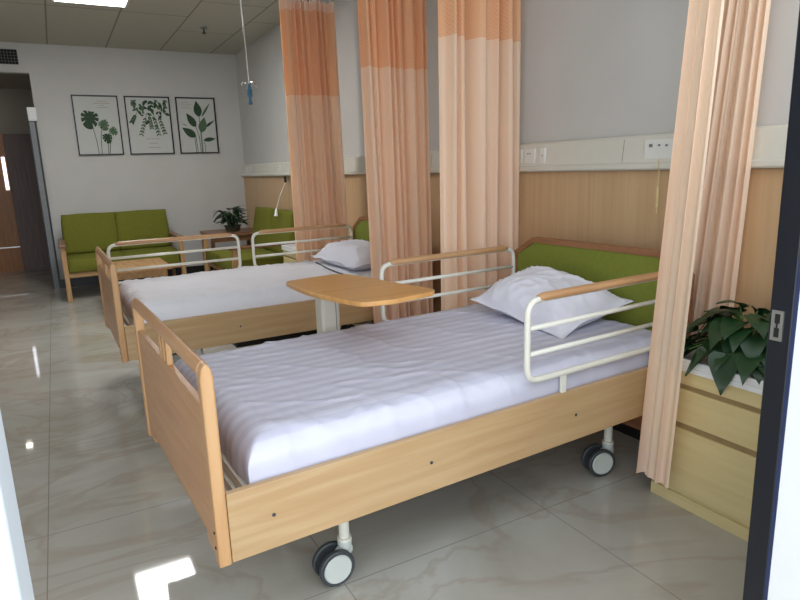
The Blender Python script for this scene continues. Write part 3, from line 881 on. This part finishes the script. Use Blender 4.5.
# ---------------------------------------------------------------- plants
def heart_leaf(bm, base, dirv, upv, L, W, droop=.3):
    """pointed heart leaf, folded along the midrib and drooping"""
    d = Vector(dirv).normalized(); u = Vector(upv); s = d.cross(u).normalized(); u = s.cross(d).normalized()
    n = 8; prof = [0, .62, .95, 1.0, .92, .74, .50, .24, 0]
    back = [-.10, -.12, -.02, .12, .28, .45, .64, .82, 1.0]
    L_, R_, Mi = [], [], []
    for i in range(n+1):
        t = i/n
        c = Vector(base) + d*(L*t) - u*(droop*L*t*t)
        Mi.append(bm.verts.new(c))
        for lst, sg in ((L_, 1), (R_, -1)):
            bt = back[i]
            e = Vector(base)+d*(L*bt) - u*(droop*L*bt*bt*(1 if bt > 0 else 0)) + s*(sg*W/2*prof[i]) + u*(.10*W*prof[i]) + u*(.04*L*math.sin(6*t+sg))
            lst.append(bm.verts.new(e))
    for i in range(n):
        for lst, flip in ((L_, 0), (R_, 1)):
            q = [Mi[i], Mi[i+1], lst[i+1], lst[i]]
            try: bm.faces.new(q[::-1] if flip else q)
            except ValueError: pass

def plant(root, leaves, matl, c0, potr, poth, stems=True):
    """root empty; leaves: list of (tip-of-stem xyz, direction, length, width)"""
    bm = bmesh.new(); seg = 24; rings = []
    for r, z in ((0, 0), (potr*.72, 0), (potr*.8, .01), (potr, poth), (potr*1.05, poth), (potr*1.05, poth-.008), (potr*.92, poth-.01), (potr*.9, poth-.02), (0, poth-.02)):
        rings.append([bm.verts.new((r*math.cos(2*PI*k/seg), r*math.sin(2*PI*k/seg), z)) for k in range(seg)])
    for A, B in zip(rings, rings[1:]):
        for k in range(seg): bm.faces.new((A[k], A[(k+1) % seg], B[(k+1) % seg], B[k]))
    bmesh.ops.remove_doubles(bm, verts=bm.verts, dist=1e-5)
    link('pot', bm, 'pot', root, smooth=True)
    bm = bmesh.new(); cyl(bm, (0, 0, poth-.0195), (0, 0, poth-.012), potr*.88, 20); link('soil', bm, 'soil', root)
    sb = bmesh.new()
    for (tip, d, L, W, dr) in leaves:
        tp = Vector(tip); b0 = Vector((tp.x*.12, tp.y*.12, poth-.014)); mid = (b0+tp)/2 + Vector((0, 0, .03))
        tube(sb, [b0, mid, tp], .0022, 5)
    link('stems', sb, 'stem', root)
    for (tip, d, L, W, dr) in leaves:
        b = bmesh.new(); up = Vector((0, 0, 1)) if abs(Vector(d).normalized().z) < .85 else Vector((-1, -.3, .2))
        heart_leaf(b, tip, d, up, L, W, dr)
        link('leaf', b, matl, root, smooth=True)
rnd = random.Random(12)
pr = thing('potted_plant', 'leafy green plant with large pointed leaves on the white topped cabinet by the door', 'plant', (1.985, 1.20, .5355))
lv = []
for i in range(64):
    a = rnd.uniform(0, 2*PI); el = rnd.uniform(.0, 1.0)
    r = .03+.12*math.cos(el*1.35)*rnd.uniform(.5, 1)
    x = max(-.14, min(.045, math.cos(a)*r)); y = math.sin(a)*(r*1.25)
    z = .045+.15*math.sin(el*1.4)
    lv.append(((x, y, z), (math.cos(a)*(1 if x < .03 else .3), math.sin(a), -.45+.6*rnd.random()), rnd.uniform(.075, .11), rnd.uniform(.07, .095), rnd.uniform(.25, .55)))
# the leaves that spill over the front edge
lv += [((-.155, -.03, .07), (-.30, -.15, -1), .125, .095, .0), ((-.150, .045, .065), (-.5, .35, -.7), .10, .085, .1), ((-.13, -.095, .08), (-.6, -.25, -.1), .10, .08, .5),
       ((-.13, .12, .055), (-.45, .8, -.15), .10, .08, .2), ((-.10, .15, .05), (-.2, 1, -.1), .09, .075, .2), ((-.06, .0, .19), (-.3, .6, .35), .09, .07, .5), ((-.02, .02, .215), (-.5, .2, .3), .08, .07, .4)]
plant(pr, lv, 'leaf', None, .062, .085)
pr = thing('potted_plant', 'dark bushy plant in a low pot on the wooden corner table below the pictures', 'plant', (1.80, 7.40, .5695))
lv = []
for i in range(70):
    a = rnd.uniform(0, 2*PI); el = rnd.random()
    r = .03+.12*rnd.uniform(.1, 1); z = .09+.20*el*(1-.3*r/.2)
    lv.append(((math.cos(a)*r, math.sin(a)*r*.8, z), (math.cos(a), math.sin(a), rnd.uniform(-.6, .8)), rnd.uniform(.08, .11), rnd.uniform(.055, .08), rnd.uniform(.1, .5)))
plant(pr, lv, 'leafd', None, .10, .07)

# ---------------------------------------------------------------- sofas
def cushion(bm, x0, x1, y0, y1, z0, z1, r=.03, puff=.012):
    n = 12
    def P(a, b, c):
        ex = x0+(x1-x0)*a; ey = y0+(y1-y0)*b; ez = z0+(z1-z0)*c
        cx_, cy_, cz_ = (x0+x1)/2, (y0+y1)/2, (z0+z1)/2
        k = puff
        return (ex+k*math.sin(PI*b)*math.sin(PI*c)*(2*a-1), ey+k*math.sin(PI*a)*math.sin(PI*c)*(2*b-1), ez+k*math.sin(PI*a)*math.sin(PI*b)*(2*c-1))
    def face(f):
        g = [[bm.verts.new(f(i/n, j/n)) for j in range(n+1)] for i in range(n+1)]
        for i in range(n):
            for j in range(n): bm.faces.new((g[i][j], g[i+1][j], g[i+1][j+1], g[i][j+1]))
    face(lambda a, b: P(a, b, 0)); face(lambda a, b: P(a, b, 1)); face(lambda a, b: P(0, a, b)); face(lambda a, b: P(1, a, b)); face(lambda a, b: P(a, 0, b)); face(lambda a, b: P(a, 1, b))
    bmesh.ops.remove_doubles(bm, verts=bm.verts, dist=1e-5)

def sofa(label, loc, rz, W, D=.78, seats=2, back_h=.84, arm_h=.585):
    """local: x across the width, front faces -y"""
    s = thing('sofa', label, 'sofa', loc, rz, 'green two-seat sofas')
    aw = .045
    for x in (0, W-aw):
        b = bmesh.new(); prism(b, [(x, 0), (x+aw, 0), (x+aw, arm_h-.022), (x, arm_h-.022)], .0, .055, 'xz')
        for v in b.verts:
            if v.co.z < .01: v.co.y += -.02
        link('leg', b, 'oak_sofa', s, bevel=.004)
        b = bmesh.new(); prism(b, [(x+.005, 0), (x+aw-.005, 0), (x+aw-.005, arm_h-.022), (x+.005, arm_h-.022)], D-.06, D-.015, 'xz')
        link('leg', b, 'oak_sofa', s, bevel=.004)
        b = bmesh.new(); box(b, x-.012, x+aw+.012, -.035, D-.01, arm_h-.022, arm_h+.004)
        link('armrest', b, 'walnut', s, bevel=.008)
    b = bmesh.new()
    box(b, aw, W-aw, .02, .045, .245, .295); box(b, aw, W-aw, D-.05, D-.02, .245, .295)
    for x in (.004, W-.037): box(b, x, x+.033, .05, D-.05, .245, .285)
    link('seat_rail', b, 'oak_sofa_x', s, bevel=.003)
    w = (W-2*aw)/seats
    for k in range(seats):
        x0 = aw+k*w
        b = bmesh.new(); cushion(b, x0+.003, x0+w-.003, .005, D-.16, .298, .425); link('seat_cushion', b, 'greens', s, smooth=True, bevel=0)
        b = bmesh.new(); cushion(b, x0+.003, x0+w-.003, 0, .12, 0, .43)
        bmesh.ops.rotate(b, verts=b.verts, cent=(0, 0, 0), matrix=Matrix.Rotation(-.20, 3, 'X'))
        bmesh.ops.translate(b, verts=b.verts, vec=(0, D-.19, back_h-.425))
        link('back_cushion', b, 'greens', s, smooth=True)
    return s
sofa('green two-seat sofa with wooden arms against the picture wall', (-.025, 7.07, 0), 0, 1.19, .78, back_h=.86)
sofa('green sofa against the wood cladding, its seat half hidden by the far bed rails', (1.38, 7.10, 0), -PI/2, 1.34, .72, back_h=.86, arm_h=.56)

# coffee table
ct = thing('coffee_table', 'low light wood coffee table in front of the picture wall sofa', 'table', (.57, 6.34, 0))
boxo('table_top', (-.29, .29, -.38, .38, .395, .42), 'oak_sofa_y', ct, bevel=.006)
for x in (-.25, .21):
    for y in (-.35, .31): boxo('leg', (x, x+.04, y, y+.04, 0, .3948), 'oak_sofa', ct, bevel=.004)
bm = bmesh.new()
for x in (-.24, .22): box(bm, x, x+.02, -.31, .31, .335, .3948)
for y in (-.34, .32): box(bm, -.21, .21, y, y+.02, .335, .3948)
link('apron', bm, 'oak_sofa_y', ct)

# corner table
kt = thing('corner_table', 'square walnut corner table between the two sofas holding a plant', 'table', (1.74, 7.46, 0))
boxo('table_top', (-.26, .36, -.29, .30, .545, .569), 'walnut', kt, bevel=.006)
boxo('shelf', (-.26, .32, -.25, .26, .30, .315), 'walnut', kt)
for x in (-.25, .30):
    for y in (-.27, .24): boxo('leg', (x, x+.04, y, y+.04, 0, .5448), 'walnut', kt, bevel=.003)
bm = bmesh.new(); box(bm, -.24, .30, -.26, -.24, .47, .5448); link('apron', bm, 'walnut', kt)
boxo('apron', (-.24, .30, .25, .27, .47, .5448), 'walnut', kt)
